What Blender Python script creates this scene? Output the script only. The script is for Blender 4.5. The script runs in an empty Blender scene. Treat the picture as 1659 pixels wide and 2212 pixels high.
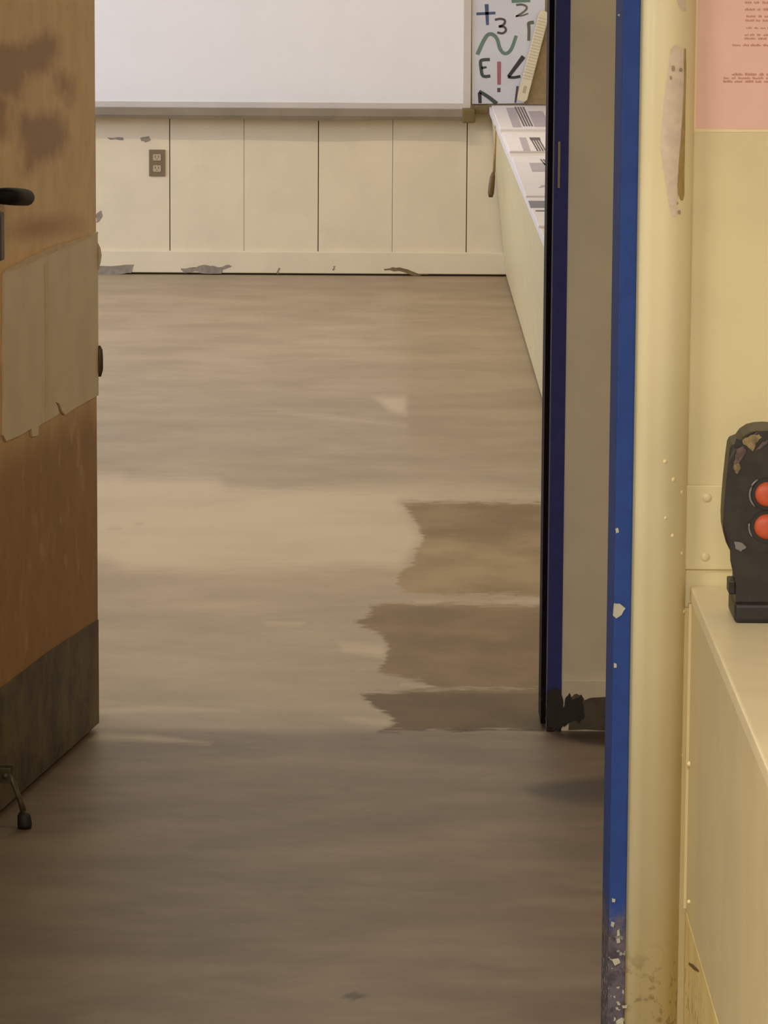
import bpy, bmesh, math, random
import numpy as np
from mathutils import Vector, Matrix

random.seed(7)
rng = np.random.default_rng(7)
SC = bpy.context.scene
COL = SC.collection

# ------------------------------------------------------------------ camera
W, H, F = 1659, 2212, 8800.0
CAM_H = 1.762
TH, PSI, RHO = 0.1617472, 0.0019518, 0.0062        # pitch down, yaw, roll
_w = np.array([math.sin(PSI)*math.cos(TH), math.cos(PSI)*math.cos(TH), -math.sin(TH)])
_r0 = np.array([math.cos(PSI), -math.sin(PSI), 0.0]); _u0 = np.cross(_r0, _w)
_r = _r0*math.cos(RHO) + _u0*math.sin(RHO); _u = -_r0*math.sin(RHO) + _u0*math.cos(RHO)
cam = bpy.data.cameras.new('camera'); cam.sensor_fit = 'HORIZONTAL'; cam.sensor_width = 36.0
cam.lens = F*36.0/W; cam.clip_start = 0.05; cam.clip_end = 100
camo = bpy.data.objects.new('camera', cam); COL.objects.link(camo)
camo.matrix_world = Matrix(((_r[0], _u[0], -_w[0], 0), (_r[1], _u[1], -_w[1], 0), (_r[2], _u[2], -_w[2], CAM_H), (0, 0, 0, 1)))
SC.camera = camo

# ------------------------------------------------------------------ world, exposure
wd = bpy.data.worlds.new('world'); SC.world = wd; wd.use_nodes = True
wd.node_tree.nodes['Background'].inputs[0].default_value = (0.75, 0.85, 1.0, 1)
wd.node_tree.nodes['Background'].inputs[1].default_value = 0.6
SC.view_settings.view_transform = 'Standard'; SC.view_settings.look = 'None'
SC.view_settings.exposure = 0.0; SC.view_settings.gamma = 1.0
SC.view_settings.use_curve_mapping = False

# main planes of the place (metres): classroom back wall, hallway wall, wall of the viewer's room
YB, YD, YN, YP = 16.9215, 8.0646, 5.53, 5.58
CZ_CLASS, CZ_HALL, CZ_NEAR = 3.0, 2.6, 2.75
WARM = (1.0, 0.93, 0.78); WARMER = (1.0, 0.985, 0.94); COOL = (0.60, 0.70, 1.0)

def lin(c):
    c = c/255.0
    return c/12.92 if c <= 0.04045 else ((c+0.055)/1.055)**2.4
def rgb(r, g, b): return (lin(r), lin(g), lin(b), 1.0)

# ------------------------------------------------------------------ measuring helpers: sight line of a pixel met with a real plane
C0 = np.array([0, 0, CAM_H])
def ray(px, py): return _r*(px-W/2)/F - _u*(py-H/2)/F + _w
def on_y(px, py, Y):
    d = ray(px, py); p = C0 + d*Y/d[1]; return (p[0], p[1], p[2])
def on_z(px, py, z=0.0):
    d = ray(px, py); p = C0 + d*(z-CAM_H)/d[2]; return (p[0], p[1], p[2])
def on_plane(px, py, p0, n):
    d = ray(px, py); n = np.array(n); p = C0 + d*((np.array(p0)-C0) @ n)/(d @ n); return (p[0], p[1], p[2])
def project(P):
    v = P - C0; k = v @ _w
    return np.stack([W/2 + F*(v @ _r)/k, H/2 - F*(v @ _u)/k], -1)
def signed_dist(Q, poly):
    """Q (n,2): + inside, - outside, distance to the polygon's outline"""
    poly = np.array(poly, float); d = np.full(len(Q), 1e9); ins = np.zeros(len(Q), bool)
    for a, b in zip(poly, np.roll(poly, -1, 0)):
        ab = b-a; t = np.clip(((Q-a) @ ab)/(ab @ ab + 1e-9), 0, 1)
        d = np.minimum(d, np.linalg.norm(Q-(a+t[:, None]*ab), axis=1))
        c = (a[1] > Q[:, 1]) != (b[1] > Q[:, 1])
        ins ^= c & (Q[:, 0] < (b[0]-a[0])*(Q[:, 1]-a[1])/(b[1]-a[1]+1e-12)+a[0])
    return np.where(ins, d, -d)

# ------------------------------------------------------------------ materials
MATS = {}
class NT:
    def __init__(s, name):
        s.m = bpy.data.materials.new(name); s.m.use_nodes = True; s.t = s.m.node_tree
        s.b = s.t.nodes['Principled BSDF']; s._tc = None
    def n(s, typ, **kw):
        x = s.t.nodes.new(typ)
        for k, v in kw.items(): setattr(x, k, v)
        return x
    def l(s, a, b): s.t.links.new(a, b)
    def coords(s, scale=(1, 1, 1), loc=(0, 0, 0)):
        if s._tc is None: s._tc = s.n('ShaderNodeNewGeometry')
        mp = s.n('ShaderNodeMapping'); mp.inputs['Scale'].default_value = scale; mp.inputs['Location'].default_value = loc
        s.l(s._tc.outputs['Position'], mp.inputs['Vector']); return mp.outputs['Vector']
    def noise(s, scale=(1, 1, 1), detail=4, rough=0.55, sc=1.0, loc=(0, 0, 0)):
        x = s.n('ShaderNodeTexNoise'); x.inputs['Scale'].default_value = sc
        x.inputs['Detail'].default_value = detail; x.inputs['Roughness'].default_value = rough
        s.l(s.coords(scale, loc), x.inputs['Vector']); return x.outputs['Fac']
    def attr(s, name):
        x = s.n('ShaderNodeAttribute'); x.attribute_name = name; return x.outputs['Fac']
    def math(s, op, a, b=None, clamp=False):
        x = s.n('ShaderNodeMath', operation=op); x.use_clamp = clamp
        for i, v in enumerate((a, b)):
            if v is None: continue
            if isinstance(v, (int, float)): x.inputs[i].default_value = v
            else: s.l(v, x.inputs[i])
        return x.outputs[0]
    def step(s, v, lo, hi, o0=0.0, o1=1.0):
        x = s.n('ShaderNodeMapRange', interpolation_type='SMOOTHSTEP')
        x.inputs[1].default_value = lo; x.inputs[2].default_value = hi
        x.inputs[3].default_value = o0; x.inputs[4].default_value = o1
        s.l(v, x.inputs[0]); return x.outputs[0]
    def mix(s, f, a, b, blend='MIX'):
        x = s.n('ShaderNodeMix', data_type='RGBA', blend_type=blend)
        for i, v in ((0, f), (6, a), (7, b)):
            if isinstance(v, (int, float)): x.inputs[i].default_value = v
            elif isinstance(v, tuple): x.inputs[i].default_value = v
            else: s.l(v, x.inputs[i])
        return x.outputs[2]
    def bump(s, h, strength=0.2, dist=0.002):
        x = s.n('ShaderNodeBump'); x.inputs['Strength'].default_value = strength; x.inputs['Distance'].default_value = dist
        s.l(h, x.inputs['Height']); s.l(x.outputs[0], s.b.inputs['Normal'])
    def col(s, c):
        if isinstance(c, tuple): s.b.inputs['Base Color'].default_value = c
        else: s.l(c, s.b.inputs['Base Color'])

def paint(name, c, rough=0.55, var=0.06, sc=6.0, bump=0.05, metal=0.0, spec=0.5):
    """painted or plastic surface: colour with faint mottling and fine relief"""
    if name in MATS: return MATS[name]
    k = NT(name); nz = k.noise(sc=sc, detail=3)
    d = tuple(v*(1-var*2) for v in c[:3])+(1,)
    k.col(k.mix(k.step(nz, .35, .7), c, d))
    k.b.inputs['Roughness'].default_value = rough; k.b.inputs['Metallic'].default_value = metal
    k.b.inputs['Specular IOR Level'].default_value = spec
    if bump: k.bump(k.noise(sc=180, detail=2), bump, .001)
    MATS[name] = k.m; return k.m

CREAM = rgb(226, 208, 164)
m_wall = paint('cream wall paint', CREAM, .5)
m_wallr = paint('cream painted panel', rgb(228, 213, 180), .38, .03)
m_near = paint('yellow cream wall paint', rgb(229, 213, 164), .42, .04)
m_offw = paint('off white wall paint', rgb(216, 210, 196), .6)
m_tan = paint('grey tan wall paint', rgb(224, 208, 180), .5, .05)
m_ceil = paint('white ceiling', rgb(232, 228, 218), .8)
m_board = paint('white board enamel', rgb(236, 232, 228), .22, .01, bump=0)
m_alu = paint('dull grey aluminium', rgb(150, 138, 118), .45, .08, metal=.35)
m_alul = paint('pale aluminium lip', rgb(206, 196, 182), .4, .04)
m_dark = paint('dark soot brown', rgb(46, 36, 26), .6, .2, 40)
m_olive = paint('olive brown gap wood', rgb(112, 94, 50), .6, .1)  # olive brown behind the panel joints and on the tray ends
m_outlet = paint('brown outlet plastic', rgb(126, 108, 82), .4, .05)
m_recep = paint('ivory receptacle plastic', rgb(182, 165, 132), .4, .03)
m_slot = paint('slot black', rgb(70, 58, 44), .6)
m_chip = paint('bare grey primer', rgb(150, 138, 120), .7, .12, 60)
m_chipd = paint('brown bare wood', rgb(126, 104, 70), .7, .15, 60)
m_white = paint('white paper', rgb(226, 220, 222), .5, .02)
m_lilac = paint('pale lilac print', rgb(176, 166, 178), .5, .05)
m_ink = paint('dark ink', rgb(92, 84, 96), .5, .1)
m_band = paint('slate blue print', rgb(104, 102, 124), .45, .05)
m_ctop = paint('white laminate', rgb(224, 214, 206), .35, .03)
m_backing = paint('tan backing', rgb(150, 128, 92), .8, .08, 60)
m_poster = paint('white card', rgb(205, 203, 205), .5, .03)
m_strip = paint('cream ribbed plastic', rgb(216, 204, 172), .45, .03)
m_pblue = paint('slate blue paint stroke', rgb(70, 84, 112), .6)
m_pblack = paint('black paint stroke', rgb(52, 52, 50), .6)
m_pplum = paint('plum paint stroke', rgb(84, 68, 74), .6)
m_pgreen = paint('green paint stroke', rgb(98, 124, 108), .6)
m_pdgreen = paint('dark green paint stroke', rgb(60, 76, 68), .6)
m_pred = paint('rose paint stroke', rgb(166, 98, 108), .6)
m_pgrey = paint('olive grey paint stroke', rgb(96, 98, 84), .6)
m_pink = paint('salmon pink paper', rgb(240, 192, 174), .4, .02)
m_lam = paint('clear laminate edge', rgb(246, 222, 176), .25, .02)
m_text = paint('faded brown ink', rgb(198, 142, 120), .5)
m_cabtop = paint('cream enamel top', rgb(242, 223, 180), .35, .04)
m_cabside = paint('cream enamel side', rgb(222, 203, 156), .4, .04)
m_caulk = paint('pale caulk', rgb(244, 222, 166), .5, .02)
m_plaster = paint('pinkish bare plaster', rgb(228, 208, 184), .75, .07, 50)
m_groove = paint('ochre exposed filler', rgb(180, 150, 92), .7, .1, 40)
m_black = paint('black scuffed plastic', rgb(44, 36, 30), .42, .2, 45, .15)
m_blackd = paint('matt black base plastic', rgb(36, 30, 25), .45, .1, 45)
m_orange = paint('orange red button plastic', rgb(196, 84, 48), .5, .04)
m_silver = paint('grey rim highlight and scuff', rgb(120, 116, 112), .3, .1)
m_wornb = paint('worn beige scuff', rgb(150, 128, 82), .6, .3, 70)
m_wornp = paint('worn mauve scuff', rgb(104, 82, 76), .6, .3, 70)
m_handleb = paint('black lever metal', rgb(34, 29, 25), .6, .2, 40, metal=0, spec=.15)
m_lock = paint('dull lock metal', rgb(96, 82, 74), .5, .1, metal=.2)
m_brownh = paint('brown wooden handle', rgb(112, 84, 36), .5, .1)
m_cord = paint('tan cord', rgb(178, 146, 92), .7, .1)
m_strike = paint('worn steel strike', rgb(150, 138, 112), .45, .1, metal=.3)
m_edge = paint('pale grey edge', rgb(110, 100, 100), .5, .15, 30)
m_hinge = paint('dark hinge metal', rgb(96, 78, 62), .45, .1, metal=.3)
m_gloom = paint('dark lamp housing', rgb(230, 226, 216), .6)

def blue_frame(name, base, low, ztop, chips):
    k = NT(name); g = k.coords()
    sx = k.n('ShaderNodeSeparateXYZ'); k.l(g, sx.inputs[0]); z = sx.outputs[2]
    wob = k.math('ADD', z, k.math('MULTIPLY', k.math('SUBTRACT', k.noise(sc=55, detail=4), .5), .12))
    low_f = k.step(wob, ztop-.03, ztop+.03, 1, 0)
    c = k.mix(k.step(k.noise(sc=35, detail=3), .3, .7), base, tuple(v*.86 for v in base[:3])+(1,))
    c = k.mix(low_f, c, k.mix(k.step(k.noise(sc=60), .38, .62), low, tuple(v*.5 for v in low[:3])+(1,)))
    ch = k.math('MULTIPLY', k.step(k.noise(sc=95, detail=2), .60, .64), k.step(z, ztop-.09, ztop+.02, chips, 0))
    c = k.mix(ch, c, rgb(176, 176, 158))
    k.col(c); k.b.inputs['Roughness'].default_value = .6; k.b.inputs['Specular IOR Level'].default_value = .2
    k.bump(k.noise(sc=140), .15, .001); return k.m
m_blue = blue_frame('bright blue frame paint', rgb(46, 73, 140), rgb(104, 96, 104), .285, 1.0)
m_navy = blue_frame('navy frame paint', rgb(58, 60, 120), rgb(52, 42, 36), .075, .3)
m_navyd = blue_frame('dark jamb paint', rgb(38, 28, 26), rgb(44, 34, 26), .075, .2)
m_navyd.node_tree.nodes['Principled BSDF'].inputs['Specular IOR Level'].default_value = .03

def floor_mat():
    k = NT('waxed concrete floor')
    wet = k.attr('wet'); pale = k.attr('pale'); grime_shade = k.attr('grime_shade'); room = k.attr('room'); seam = k.attr('seam')
    st = k.noise((3.2, 6, 1), 5, .6, 1.0); st2 = k.noise((1.6, 1.8, 1), 4, .6, 1.3, (3, 7, 0))
    fine = k.noise((70, 90, 1), 2, .6, 1.0)
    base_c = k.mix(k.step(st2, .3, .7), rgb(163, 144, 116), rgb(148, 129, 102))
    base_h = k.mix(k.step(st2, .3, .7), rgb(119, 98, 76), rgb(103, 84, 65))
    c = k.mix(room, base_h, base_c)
    c = k.mix(k.math('MULTIPLY', k.step(st, .35, .75), .16), c, rgb(214, 194, 160))
    c = k.mix(k.math('MULTIPLY', k.step(fine, .4, .8), .07), c, rgb(128, 106, 80))
    c = k.mix(k.math('MULTIPLY', seam, .4), c, k.mix(1.0, c, rgb(236, 222, 196), 'MULTIPLY'))
    jit = k.math('MULTIPLY', k.math('SUBTRACT', k.noise((9, 30, 1), 4, .65), .5), .9)
    pf = k.step(k.math('ADD', pale, jit), -.35, .75)
    pf = k.math('MULTIPLY', pf, k.step(k.noise((1.8, 3.6, 1), 5, .6, 1.0, (1, 4, 0)), .34, .58, .68, 1))
    c = k.mix(k.math('MULTIPLY', pf, .85), c, rgb(192, 173, 142))
    jw = k.math('MULTIPLY', k.math('SUBTRACT', k.noise((14, 34, 1), 4, .65, 1.0, (5, 1, 0)), .5), .75)
    wf = k.step(k.math('ADD', wet, jw), -.10, .12)
    deep = k.attr('deep'); wn = k.noise((4.5, 3.2, 1), 4, .55, 1.0, (2, 2, 0))
    wetc = k.mix(deep, k.mix(k.step(wn, .33, .67), rgb(166, 142, 104), rgb(140, 116, 78)), k.mix(k.step(wn, .33, .67), rgb(104, 81, 48), rgb(82, 62, 34)))
    c = k.mix(k.math('MULTIPLY', wf, .92), c, wetc)
    c = k.mix(k.math('MULTIPLY', grime_shade, .85), c, rgb(62, 50, 40))
    k.col(c)
    k.l(k.step(wf, 0, 1, .5, .55), k.b.inputs['Roughness'])
    k.l(k.step(wf, 0, 1, .35, .15), k.b.inputs['Specular IOR Level'])
    k.bump(k.noise(sc=120, detail=3), .06, .001); return k.m
m_floor = floor_mat()

def door_mat():
    k = NT('worn varnished door veneer'); s = k.attr('stain'); o = k.attr('orange')
    g = k.coords(); sx = k.n('ShaderNodeSeparateXYZ'); k.l(g, sx.inputs[0]); z = sx.outputs[2]
    grain = k.noise((14, 14, 9), 5, .62)
    up = k.mix(k.step(grain, .3, .7), rgb(230, 186, 124), rgb(214, 170, 110))
    lo = k.mix(k.step(grain, .3, .7), rgb(162, 114, 60), rgb(148, 103, 54))
    c = k.mix(k.step(z, .60, .75), lo, up)
    c = k.mix(k.math('MULTIPLY', k.step(k.noise((18, 18, 12), 4), .55, .75), .4), c, rgb(206, 172, 116))
    js = k.math('MULTIPLY', k.math('SUBTRACT', k.noise(sc=26, detail=5), .5), 1.3)
    c = k.mix(k.math('MULTIPLY', k.step(k.math('ADD', s, js), -.8, .8), .88), c, rgb(150, 102, 56))
    c = k.mix(k.math('MULTIPLY', o, .75), c, rgb(160, 96, 42))
    k.col(c); k.b.inputs['Roughness'].default_value = .5
    k.bump(grain, .08, .001); return k.m
m_door = door_mat()
m_dooredge = paint('raw door edge', rgb(140, 108, 72), .6, .1, 30)
m_patch = paint('painted repair sheet', rgb(222, 198, 162), .5, .05, 9, .08)
m_patche = paint('worn light sheet edge', rgb(220, 190, 144), .6, .08, 20)
def kick_mat():
    k = NT('tarnished kick plate'); a = k.noise(sc=11, detail=6, rough=.65); b = k.noise((60, 60, 20), 4)
    c = k.mix(k.step(a, .35, .65), rgb(104, 88, 58), rgb(60, 50, 40))
    c = k.mix(k.math('MULTIPLY', k.step(b, .58, .7), .5), c, rgb(124, 112, 92))
    k.col(c); k.b.inputs['Roughness'].default_value = .5; k.b.inputs['Metallic'].default_value = .25; return k.m
m_kick = kick_mat()
def dirty_mat():
    k = NT('scuffed yellow base paint'); g = k.coords(); sx = k.n('ShaderNodeSeparateXYZ'); k.l(g, sx.inputs[0]); z = sx.outputs[2]
    c = k.mix(k.step(k.noise(sc=14, detail=4), .35, .7), rgb(232, 208, 140), rgb(220, 190, 124))
    sp = k.math('MULTIPLY', k.step(k.noise(sc=60, detail=5, rough=.6), .52, .64), k.step(z, .17, .28, 1, 0))
    c = k.mix(k.math('MULTIPLY', sp, .75), c, rgb(130, 96, 50))
    k.col(c); k.b.inputs['Roughness'].default_value = .5; return k.m
m_dirty = dirty_mat()
def column_mat():
    k = NT('column paint scuffed at its foot'); g = k.coords(); sx = k.n('ShaderNodeSeparateXYZ'); k.l(g, sx.inputs[0]); z = sx.outputs[2]
    c = k.mix(k.step(k.noise(sc=5, detail=3), .35, .7), rgb(238, 224, 180), rgb(232, 217, 172))
    c = k.mix(k.math('MULTIPLY', k.step(z, .14, .34, 1, 0), .6), c, rgb(248, 230, 172))  # paint lightened towards the foot to offset the weaker light there
    sp = k.math('MULTIPLY', k.step(k.noise(sc=60, detail=5, rough=.6), .52, .64), k.step(z, .17, .27, 1, 0))
    c = k.mix(k.math('MULTIPLY', sp, .5), c, rgb(140, 106, 58))
    k.col(c); k.b.inputs['Roughness'].default_value = .42; return k.m
m_col = column_mat()

# ------------------------------------------------------------------ mesh helpers
def origin(parent):
    v = Vector((0, 0, 0))
    while parent: v += parent.location; parent = parent.parent
    return v
def link(name, me, mat, parent=None):
    o = bpy.data.objects.new(name, me); COL.objects.link(o)
    if mat and not me.materials: me.materials.append(mat)
    if parent: o.parent = parent
    return o
def mesh(name, verts, faces, mat, parent=None, smooth=False, pivot=True):
    """vertices in world coordinates; the object's origin goes to the centre of its base"""
    V = np.array(verts, float)
    p = np.array([(V[:, 0].min()+V[:, 0].max())/2, (V[:, 1].min()+V[:, 1].max())/2, V[:, 2].min()]) if pivot else np.zeros(3)
    me = bpy.data.meshes.new(name); me.from_pydata([tuple(v) for v in V-p], [], faces); me.update()
    if smooth: me.polygons.foreach_set('use_smooth', [True]*len(me.polygons))
    o = link(name, me, mat, parent); o.location = Vector(p) - origin(parent); return o
def from_bm(name, bm, mat, parent=None, smooth=False):
    bmesh.ops.recalc_face_normals(bm, faces=bm.faces)
    V = np.array([v.co[:] for v in bm.verts])
    p = Vector(((V[:, 0].min()+V[:, 0].max())/2, (V[:, 1].min()+V[:, 1].max())/2, V[:, 2].min()))
    for v in bm.verts: v.co -= p
    me = bpy.data.meshes.new(name); bm.to_mesh(me); bm.free()
    if smooth: me.polygons.foreach_set('use_smooth', [True]*len(me.polygons))
    o = link(name, me, mat, parent); o.location = p - origin(parent); return o
def bm_box(bm, x0, x1, y0, y1, z0, z1, T=None):
    co = [(x, y, z) for z in (z0, z1) for y in (y0, y1) for x in (x0, x1)]
    vs = [bm.verts.new(T(*c) if T else c) for c in co]
    for f in ((0, 2, 3, 1), (4, 5, 7, 6), (0, 1, 5, 4), (2, 6, 7, 3), (0, 4, 6, 2), (1, 3, 7, 5)): bm.faces.new([vs[i] for i in f])
def box(name, x0, x1, y0, y1, z0, z1, mat, parent=None, bev=0.0, T=None, seg=2):
    bm = bmesh.new(); bm_box(bm, x0, x1, y0, y1, z0, z1, T)
    if bev: bmesh.ops.bevel(bm, geom=list(bm.edges), offset=bev, segments=seg, affect='EDGES', profile=.6)
    return from_bm(name, bm, mat, parent)
def slab(name, poly, n, t, mat, parent=None, bev=0):
    """flat polygon (world points) given thickness t towards normal n"""
    bm = bmesh.new(); n = Vector(n)
    a = [bm.verts.new(Vector(p)) for p in poly]; b = [bm.verts.new(Vector(p)+n*t) for p in poly]
    bm.faces.new(a); bm.faces.new(b[::-1])
    for i in range(len(a)): j = (i+1) % len(a); bm.faces.new((a[i], b[i], b[j], a[j]))
    if bev: bmesh.ops.bevel(bm, geom=[e for e in bm.edges if all(v in b for v in e.verts)], offset=bev, segments=2, affect='EDGES')
    return from_bm(name, bm, mat, parent)
def ragged(poly, amp, n=4):
    """subdivide a pixel outline and jitter it, for chips and scuffs"""
    out = []
    for a, b in zip(poly, poly[1:]+poly[:1]):
        for i in range(n):
            t = i/n; k = 0 if i == 0 else 1
            out.append((a[0]+(b[0]-a[0])*t+k*random.uniform(-amp, amp), a[1]+(b[1]-a[1])*t+k*random.uniform(-amp, amp)))
    return out
def tube(name, pts, rad, mat, parent=None, seg=10, rads=None):
    bm = bmesh.new(); rings = []
    P = [Vector(p) for p in pts]
    for i, p in enumerate(P):
        d = (P[min(i+1, len(P)-1)]-P[max(i-1, 0)]).normalized()
        a = d.orthogonal().normalized() if abs(d.z) > .9 else d.cross(Vector((0, 0, 1))).normalized(); b = d.cross(a)
        rr = rads[i] if rads else rad
        rings.append([bm.verts.new(p+(a*math.cos(q)+b*math.sin(q))*rr) for q in [2*math.pi*j/seg for j in range(seg)]])
    for r0, r1 in zip(rings, rings[1:]):
        for j in range(seg): bm.faces.new((r0[j], r0[(j+1) % seg], r1[(j+1) % seg], r1[j]))
    bm.faces.new(rings[0][::-1]); bm.faces.new(rings[-1])
    return from_bm(name, bm, mat, parent, True)
def dome(name, c, n, r, h, mat, parent=None, seg=16, rings=4, flat=.0):
    """round cap on a surface: centre c, outward normal n"""
    n = Vector(n).normalized(); a = n.orthogonal().normalized(); b = n.cross(a); bm = bmesh.new(); R = []
    for i in range(rings):
        t = i/rings*math.pi/2; rr = r*math.cos(t)*(1-flat)+r*flat*(1 if i < rings-1 else .8); hh = h*math.sin(t)
        R.append([bm.verts.new(Vector(c)+(a*math.cos(q)+b*math.sin(q))*rr+n*hh) for q in [2*math.pi*j/seg for j in range(seg)]])
    for r0, r1 in zip(R, R[1:]):
        for j in range(seg): bm.faces.new((r0[j], r0[(j+1) % seg], r1[(j+1) % seg], r1[j]))
    top = bm.verts.new(Vector(c)+n*h)
    for j in range(seg): bm.faces.new((R[-1][j], R[-1][(j+1) % seg], top))
    return from_bm(name, bm, mat, parent, True)
def root(name, loc):
    o = bpy.data.objects.new(name, None); COL.objects.link(o); o.location = loc; o.empty_display_size = .05; return o
def tag(o, label, cat=None, group=None, kind=None):
    o['label'] = label
    if cat: o['category'] = cat
    if group: o['group'] = group
    if kind: o['kind'] = kind
    return o
def struct(o, label): return tag(o, label, None, None, 'structure')
def set_attr(o, name, vals):
    a = o.data.attributes.new(name, 'FLOAT', 'POINT'); a.data.foreach_set('value', np.asarray(vals, np.float32))

# ================================================================== lamps and daylight of the three rooms
def ceiling_light(name, x, y, z, sx, sy, power, colour, label, spread=math.pi):
    t = root(name, (x, y, z)); tag(t, label, 'light')
    box('housing', x-sx/2-.02, x+sx/2+.02, y-sy/2-.02, y+sy/2+.02, z-.06, z-.001, m_gloom, t, .006)
    L = bpy.data.lights.new('lamp', 'AREA'); L.shape = 'RECTANGLE'; L.size = sx; L.size_y = sy; L.energy = power; L.color = colour; L.spread = spread
    o = bpy.data.objects.new('lamp', L); COL.objects.link(o); o.parent = t; o.location = (0, 0, -.066)
    return t
# classroom
ceiling_light('ceiling_light', -.2, 14.75, CZ_CLASS, 1.8, .07, 31, (1, .88, .66), 'fluorescent ceiling light above the classroom whiteboard')
ceiling_light('ceiling_light', -.6, 10.1, CZ_CLASS, 1.6, .22, 30, (1, .88, .64), 'fluorescent ceiling light in the middle of the classroom')
# hallway
ceiling_light('ceiling_light', -2.6, 6.9, CZ_HALL, .9, .25, 2.5, WARM, 'dim ceiling light in the hallway left of the open door')
ceiling_light('ceiling_light', 1.5, 6.6, CZ_HALL, .9, .25, 15, WARM, 'ceiling light in the hallway right of the classroom doorway')
# viewer's room
ceiling_light('ceiling_light', -.3, 1.1, CZ_NEAR, 1.3, .3, 172, WARMER, 'ceiling light in the middle of the near room')
ceiling_light('ceiling_light', -1.9, 3.6, CZ_NEAR, 1.3, .3, 60, WARMER, 'unseen ceiling light added at the left to brighten the cabinet side')  # unseen lamp, added to brighten the cabinet's side panel
# daylight through the classroom windows on the left
for i, y in enumerate((12.6, 15.2)):
    L = bpy.data.lights.new('daylight', 'AREA'); L.shape = 'RECTANGLE'; L.size = 1.9; L.size_y = 1.4; L.energy = (110, 165)[i]; L.color = COOL
    o = bpy.data.objects.new('daylight', L); COL.objects.link(o); o.location = (-5.35, y, 1.75); o.rotation_euler = (0, -math.pi/2, 0)

# ================================================================== shell
def grid_axis(parts):
    a = []
    for x0, x1, s in parts: a += list(np.arange(x0, x1-1e-6, s))
    a.append(parts[-1][1]); return np.array(a)
xs = grid_axis([(-6, -1.7, .5), (-1.7, 1.2, .010), (1.2, 6, .5)])
ys = grid_axis([(-1.6, 5.4, .5), (5.4, 8.2, .012), (8.2, 10.5, .02), (10.5, 17.2, .04)])
GX, GY = np.meshgrid(xs, ys); nx, ny = len(xs), len(ys)
V = np.stack([GX.ravel(), GY.ravel(), np.zeros(nx*ny)], -1)
idx = np.arange(nx*ny).reshape(ny, nx)
Fq = np.stack([idx[:-1, :-1], idx[:-1, 1:], idx[1:, 1:], idx[1:, :-1]], -1).reshape(-1, 4)
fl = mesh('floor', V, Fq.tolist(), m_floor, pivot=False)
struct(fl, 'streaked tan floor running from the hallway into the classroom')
vis = V[:, 1] > 3.0
Q = np.full((len(V), 2), -9999.0); Q[vis] = project(V[vis])
WET = [[(869, 1087), (923, 1084), (1164, 1087), (1200, 1096), (1200, 1291), (1092, 1283), (1030, 1282), (899, 1283), (869, 1277), (860, 1259), (866, 1232), (893, 1223), (893, 1193), (917, 1169), (905, 1139), (893, 1117)],
       [(797, 1307), (863, 1304), (996, 1304), (1200, 1310), (1200, 1488), (941, 1485), (863, 1461), (815, 1452), (833, 1428), (839, 1392), (827, 1374), (794, 1356), (770, 1344), (803, 1328)],
       [(782, 1500), (863, 1493), (941, 1489), (1200, 1486), (1200, 1577), (923, 1579), (815, 1582), (851, 1560), (839, 1542), (803, 1524)]]
PALE = [[(100, 1022), (265, 1020), (280, 1030), (400, 1025), (470, 1030), (490, 1046), (600, 1050), (760, 1050), (1060, 1052), (1200, 1062), (1200, 1084), (870, 1086), (905, 1139), (917, 1169), (893, 1193), (866, 1232), (740, 1228), (600, 1235), (400, 1240), (280, 1235), (230, 1215), (100, 1200)],
        [(202, 1535), (270, 1527), (330, 1524), (520, 1533), (520, 1540), (330, 1537), (210, 1543)],
        [(718, 1546), (845, 1553), (845, 1572), (760, 1560)], [(893, 1296), (990, 1300), (990, 1306), (893, 1304)], [(1068, 1296), (1185, 1290), (1185, 1306), (1080, 1304)],
        [(863, 1474), (941, 1482), (941, 1488), (863, 1482)], [(724, 1384), (833, 1390), (833, 1424), (740, 1410)], [(570, 1345), (660, 1343), (650, 1352), (575, 1353)],
        [(210, 1578), (330, 1584), (460, 1604), (450, 1610), (300, 1602), (190, 1600)], [(600, 885), (700, 895), (880, 918), (880, 924), (690, 904), (600, 892)], [(800, 854), (880, 852), (880, 900), (840, 890)]]
GRIME_SHADE = [([(1138, 1703), (1200, 1690), (1305, 1677), (1340, 1677), (1340, 1740), (1250, 1737), (1180, 1727), (1145, 1716)], 9, .95),  # soft shadow blob painted into the hallway floor colour
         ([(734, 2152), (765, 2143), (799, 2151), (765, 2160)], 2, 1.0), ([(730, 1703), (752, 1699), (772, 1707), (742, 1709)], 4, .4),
         ([(1180, 1583), (1300, 1577), (1340, 1578), (1340, 1612), (1270, 1607), (1215, 1594)], 5, .8),  # shade along the hallway wall's foot, painted into the floor
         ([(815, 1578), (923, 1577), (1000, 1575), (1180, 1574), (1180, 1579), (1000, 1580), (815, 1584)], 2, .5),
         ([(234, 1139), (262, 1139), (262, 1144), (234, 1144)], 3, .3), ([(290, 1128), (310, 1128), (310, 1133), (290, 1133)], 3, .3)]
near_px = (np.abs(Q[:, 0]-830) < 1100) & (Q[:, 1] > 400) & (Q[:, 1] < 2500)
def field(polys, unit):
    out = np.full(len(V), -1.0); q = Q[near_px]; acc = np.full(len(q), -1.0)
    for i, p in enumerate(polys):
        acc = np.maximum(acc, np.clip(signed_dist(q, p)/(unit if unit > 50 or i == 0 else 16), -1, 1))
    out[near_px] = acc; return out
set_attr(fl, 'wet', field(WET, 55)); set_attr(fl, 'pale', field(PALE, 34))
dp = np.zeros(len(V)); q = Q[near_px]
dp[near_px] = np.interp(q[:, 1], [1085, 1150, 1185, 1290, 1310, 1420, 1495, 1500, 1580], [.5, .45, .1, .2, .55, .45, .5, .9, 1.0]); set_attr(fl, 'deep', dp)
gr = np.zeros(len(V)); q = Q[near_px]; acc = np.zeros(len(q))
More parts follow.
